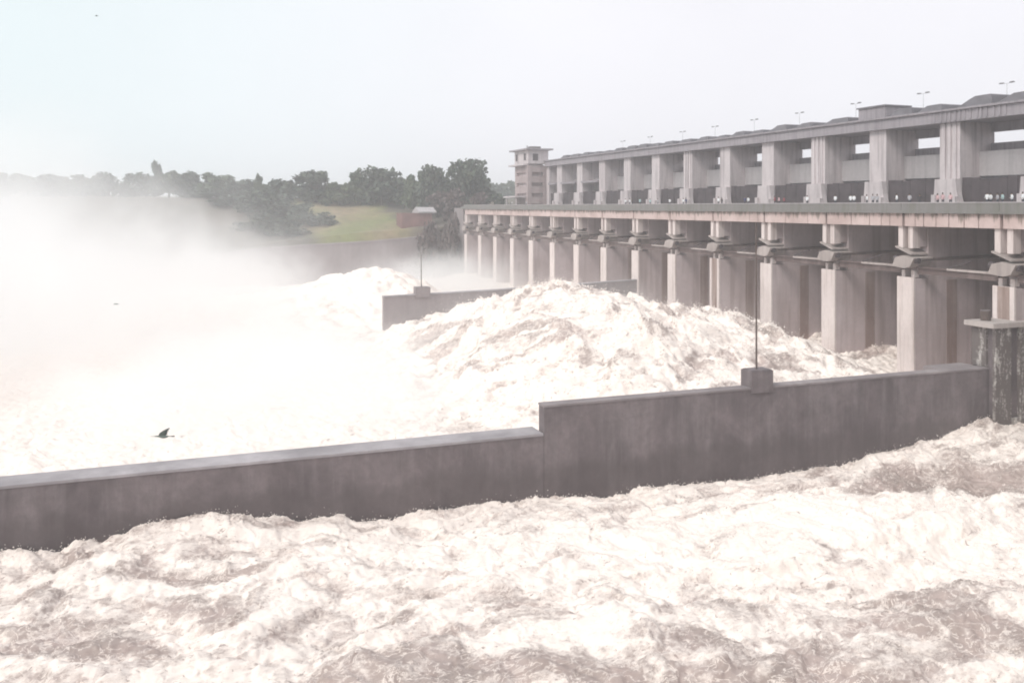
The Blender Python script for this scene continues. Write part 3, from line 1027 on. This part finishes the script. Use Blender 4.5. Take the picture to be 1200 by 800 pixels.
folk = [(1199, 'white'), (1186, 'white'), (1175, 'pale teal'), (1169, 'grey'), (1161, 'white'), (1157, 'white'), (1114, 'pink'), (1105, 'pink'), (1099, 'pink'),
        (1078, 'dark'), (1066, 'grey'), (1051, 'white'), (1028, 'grey'), (1023, 'grey'), (1016, 'white'), (1001, 'white'), (997, 'white'), (979, 'white'),
        (946, 'white'), (919, 'dark red'), (913, 'pink'), (908, 'dark red'), (877, 'white'), (873, 'navy'), (846, 'dark'), (842, 'white'),
        (804, 'navy'), (801, 'white'), (785, 'white'), (771, 'grey'), (762, 'pale teal'), (750, 'pale teal'), (741, 'dark'), (738, 'white'), (733, 'white'),
        (617, 'grey'), (600, 'white')]
for i, (px, c) in enumerate(folk):
    X_ = 90.25 + (i * 37 % 5) * .12
    p = on_x(px, 236, X_)
    o = link('person', BOD[c], None, (X_, p[1], -.02))
    o.rotation_euler = (0, 0, random.uniform(-.5, .5))
    o.scale = (1, 1, random.uniform(.95, 1.06))
    tag(o, f'person in a {c} top at the deck parapet, {ORD[i]} from the near end', 'person', 'people along the deck parapet')
    hh = bpy.data.objects.new('hair', hair_me)
    col.objects.link(hh)
    hh.parent = o

# ------------------------------------------------------------------ birds


def bird(px, py, D, size, label, heading, flap):
    d = ray(px, py)
    loc = Vector(d / np.linalg.norm(d) * D)
    t = thing('bird', label, 'bird', loc, 'birds over the spillway')
    t.rotation_euler = (0, 0, heading)
    t.scale = (size,) * 3
    b_ = MB()   # flies towards local -X
    xsb = [-.56, -.50, -.42, -.36, -.30, -.20, -.08, .06, .18, .28, .46]
    rr = [.006, .012, .018, .034, .036, .045, .075, .085, .062, .035, .05]
    zz = [.0, .0, .002, .008, .006, 0, -.015, -.02, -.01, 0, -.005]
    n = 10
    vs, fs = [], []
    for xx, q, z in zip(xsb, rr, zz):
        flat = .3 if xx > .4 else (.7 if xx > .25 else 1)
        vs += [(xx, q * math.cos(k * 2 * math.pi / n), z + q * flat * math.sin(k * 2 * math.pi / n)) for k in range(n)]
    for i in range(len(xsb) - 1):
        fs += [(i * n + k, i * n + (k + 1) % n, (i + 1) * n + (k + 1) % n, (i + 1) * n + k) for k in range(n)]
    fs += [tuple(range(n)), tuple(range(len(xsb) * n - 1, len(xsb) * n - n - 1, -1))]
    bo = b_.add(vs, fs).build('body', M['feather'])
    bo.parent = t
    for s in (-1, 1):
        wg = MB()
        a = R(flap)
        # chord stations: distance out, leading edge x, trailing edge x
        stn = [(0, -.16, .12), (.12, -.19, .15), (.26, -.15, .17), (.40, -.02, .20), (.52, .12, .24), (.60, .25, .29)]
        vs = []
        for dist, le, te in stn:
            yy, zz_ = s * (.05 + .62 * dist * math.cos(a)), .03 + .62 * dist * math.sin(a)
            th = .012 * (1 - dist)
            vs += [(le, yy, zz_), (le * .6 + te * .4, yy, zz_ + th + .008), (te, yy, zz_), (le * .6 + te * .4, yy, zz_ - .004)]
        fs = []
        for i in range(len(stn) - 1):
            fs += [(i * 4 + k, i * 4 + (k + 1) % 4, i * 4 + 4 + (k + 1) % 4, i * 4 + 4 + k) for k in range(4)]
        fs += [(0, 1, 2, 3), (20, 23, 22, 21)]
        wo_ = wg.add(vs, fs).build('wing', M['feather'])
        wo_.parent = t
        # splayed flight feathers at the rear edge
        for j in range(4):
            dist = .10 + .13 * j
            te = np.interp(dist, [q[0] for q in stn], [q[2] for q in stn])
            yy, zz_ = s * (.05 + .62 * dist * math.cos(a)), .03 + .62 * dist * math.sin(a)
            fe = MB().add([(te - .06, yy, zz_ - .03), (te - .06, yy, zz_ + .03), (te + .07, yy, zz_ + .035), (te + .07, yy, zz_ + .015),
                           (te, yy + .008, zz_)], [(0, 1, 2, 3), (0, 4, 1), (1, 4, 2), (2, 4, 3), (3, 4, 0)]).build('feather', M['featherdark'])
            fe.parent = wo_
    for nm, xa, xb, r0, r1 in (('bill', -.66, -.54, .003, .011), ('tail', .40, .56, .03, .06)):
        q = MB()
        if nm == 'bill':
            q.tube([(xa, 0, 0), (xb, 0, 0)], [r0, r1], 6)
        else:
            q.prism_z([(xa, -r0), (xb, -r1), (xb + .03, 0), (xb, r1), (xa, r0)], -.022, .012)
        q.build(nm, M['featherdark']).parent = t


bird(191, 511, 24, .48, 'grey-green bird with raised wings flying low over the white water', -YAW + .05, 74)
bird(137, 356, 52, .36, 'small dark bird gliding against the white mist', -YAW + math.pi - .4, -18)
bird(113, 19, 120, .5, 'tiny dark speck of a bird high in the sky', -YAW, 25)

# ------------------------------------------------------------------ spray and haze


def mist_mat(name, cen, rad, dens, nscale, nstr, d0=1.0, d1=.35):
    b = NB(name)
    P = b.pos()
    v = b.n('ShaderNodeVectorMath', operation='SUBTRACT')
    b.l(P, v.inputs[0])
    v.inputs[1].default_value = cen
    q = b.scaled(v.outputs[0], tuple(1 / r for r in rad))
    ln = b.n('ShaderNodeVectorMath', operation='LENGTH')
    b.l(q, ln.inputs[0])
    nz = b.noise(b.scaled(P, (1, 1, 1.25)), nscale, 4, .55, .8)
    n2 = b.noise(P, nscale * 3.2, 3, .6, 1.0)
    nz = b.math('ADD', b.math('MULTIPLY', nz, .68), b.math('MULTIPLY', n2, .32))
    d = b.math('ADD', ln.outputs['Value'], b.math('MULTIPLY', b.math('SUBTRACT', nz, .44), nstr * 1.35))
    f = b.rng(d, d0, d1, smooth=True)
    f = b.math('POWER', f, 1.6)
    pv = b.n('ShaderNodeVolumePrincipled')
    pv.inputs['Color'].default_value = (.995, .995, .995, 1)
    pv.inputs['Anisotropy'].default_value = .2
    b.l(b.math('MULTIPLY', f, dens), pv.inputs['Density'])
    b.l(pv.outputs[0], b.out.inputs['Volume'])
    return b.m


def cloud_hull(name, cen, rad, mat, seed):
    """closed lumpy hull round the drifting spray"""
    n, m_ = 20, 28
    vs, fs = [(cen[0], cen[1], cen[2] + rad[2] * 1.05)], []
    for i in range(1, n):
        th = math.pi * i / n
        for k in range(m_):
            ph = 2 * math.pi * k / m_
            w_ = 1.02 + .06 * math.sin(3 * ph + seed) * math.sin(th) + .05 * math.sin(5 * th + 2 * ph)
            vs.append((cen[0] + rad[0] * w_ * math.sin(th) * math.cos(ph), cen[1] + rad[1] * w_ * math.sin(th) * math.sin(ph),
                       max(cen[2] + rad[2] * w_ * math.cos(th), -29.5)))
    vs.append((cen[0], cen[1], max(cen[2] - rad[2], -29.6)))
    L = len(vs) - 1
    for k in range(m_):
        fs.append((0, 1 + k, 1 + (k + 1) % m_))
        fs.append((L, L - m_ + (k + 1) % m_, L - m_ + k))
    for i in range(n - 2):
        for k in range(m_):
            a = 1 + i * m_
            fs.append((a + k, a + m_ + k, a + m_ + (k + 1) % m_, a + (k + 1) % m_))
    return tag(MB().add(vs, fs).build(name, mat), kind='stuff')


c1, r1 = (-58, 172, -25), (114, 112, 54)
cloud_hull('spray_mist', c1, r1, mist_mat('spray_mist_volume', c1, r1, .095, .024, 1.1, 1.0, .12), 1)
c2, r2 = (64, 234, -26), (44, 52, 19)
cloud_hull('spray_mist', c2, r2, mist_mat('gate_mist_volume', c2, r2, .055, .05, .9), 4)
c3, r3 = (12, 122, -26), (40, 52, 13)
cloud_hull('spray_mist', c3, r3, mist_mat('pool_mist_volume', c3, r3, .10, .06, 1.0), 2)
c4, r4 = (52, 120, -24), (46, 48, 17)
cloud_hull('spray_mist', c4, r4, mist_mat('surge_mist_volume', c4, r4, .010, .09, 1.2, 1.05, .4), 3)

c5, r5 = (2, 258, -26), (62, 46, 25)
cloud_hull('spray_mist', c5, r5, mist_mat('bank_mist_volume', c5, r5, .05, .045, 1.2, 1.0, .3), 5)
c6, r6 = (-80, 240, -20), (90, 84, 66)
cloud_hull('spray_mist', c6, r6, mist_mat('rising_mist_volume', c6, r6, .05, .03, 1.1, 1.0, .15), 6)

# clots of foam and water thrown up along the crests
def spray(name, pts, seed, up, r0, r1):
    r_ = np.random.RandomState(seed)
    n = len(pts)
    c = np.array(pts, float)
    h_ = r_.exponential(up, n)
    c[:, 2] += h_
    c[:, 0] -= h_ * .8 * r_.rand(n)
    c[:, :2] += r_.normal(0, .25, (n, 2))
    rad = r_.uniform(r0, r1, n) / (1 + 1.5 * h_)
    o8 = np.array([(1, 0, 0), (-1, 0, 0), (0, 1, 0), (0, -1, 0), (0, 0, 1), (0, 0, -1)], float)
    f8 = [(0, 2, 4), (2, 1, 4), (1, 3, 4), (3, 0, 4), (2, 0, 5), (1, 2, 5), (3, 1, 5), (0, 3, 5)]
    sc = r_.uniform(.6, 1.5, (n, 1, 3))
    V = (c[:, None, :] + o8[None] * rad[:, None, None] * sc).reshape(-1, 3)
    Fc = (np.array(f8)[None] + 6 * np.arange(n)[:, None, None]).reshape(-1, 3)
    me = bpy.data.meshes.new(name)
    me.from_pydata(V.tolist(), [], Fc.tolist())
    me.materials.append(M['spray'])
    return tag(link(name, me), kind='stuff')


M['spray'] = plain('thrown_foam', (.86, .78, .735), .1)
spray('foam_spray', SURGE_PTS, 5, .45, .06, .20)
spray('foam_spray', POOL_PTS, 6, .16, .03, .08)

b = NB('haze_volume')
pv = b.n('ShaderNodeVolumePrincipled')
pv.inputs['Color'].default_value = (.97, .975, 1.0, 1)
pv.inputs['Density'].default_value = .00075
pv.inputs['Anisotropy'].default_value = .1
b.l(pv.outputs[0], b.out.inputs['Volume'])
tag(MB().box(-3050, 3050, -850, 4250, -32, 40).build('haze', b.m), kind='stuff')
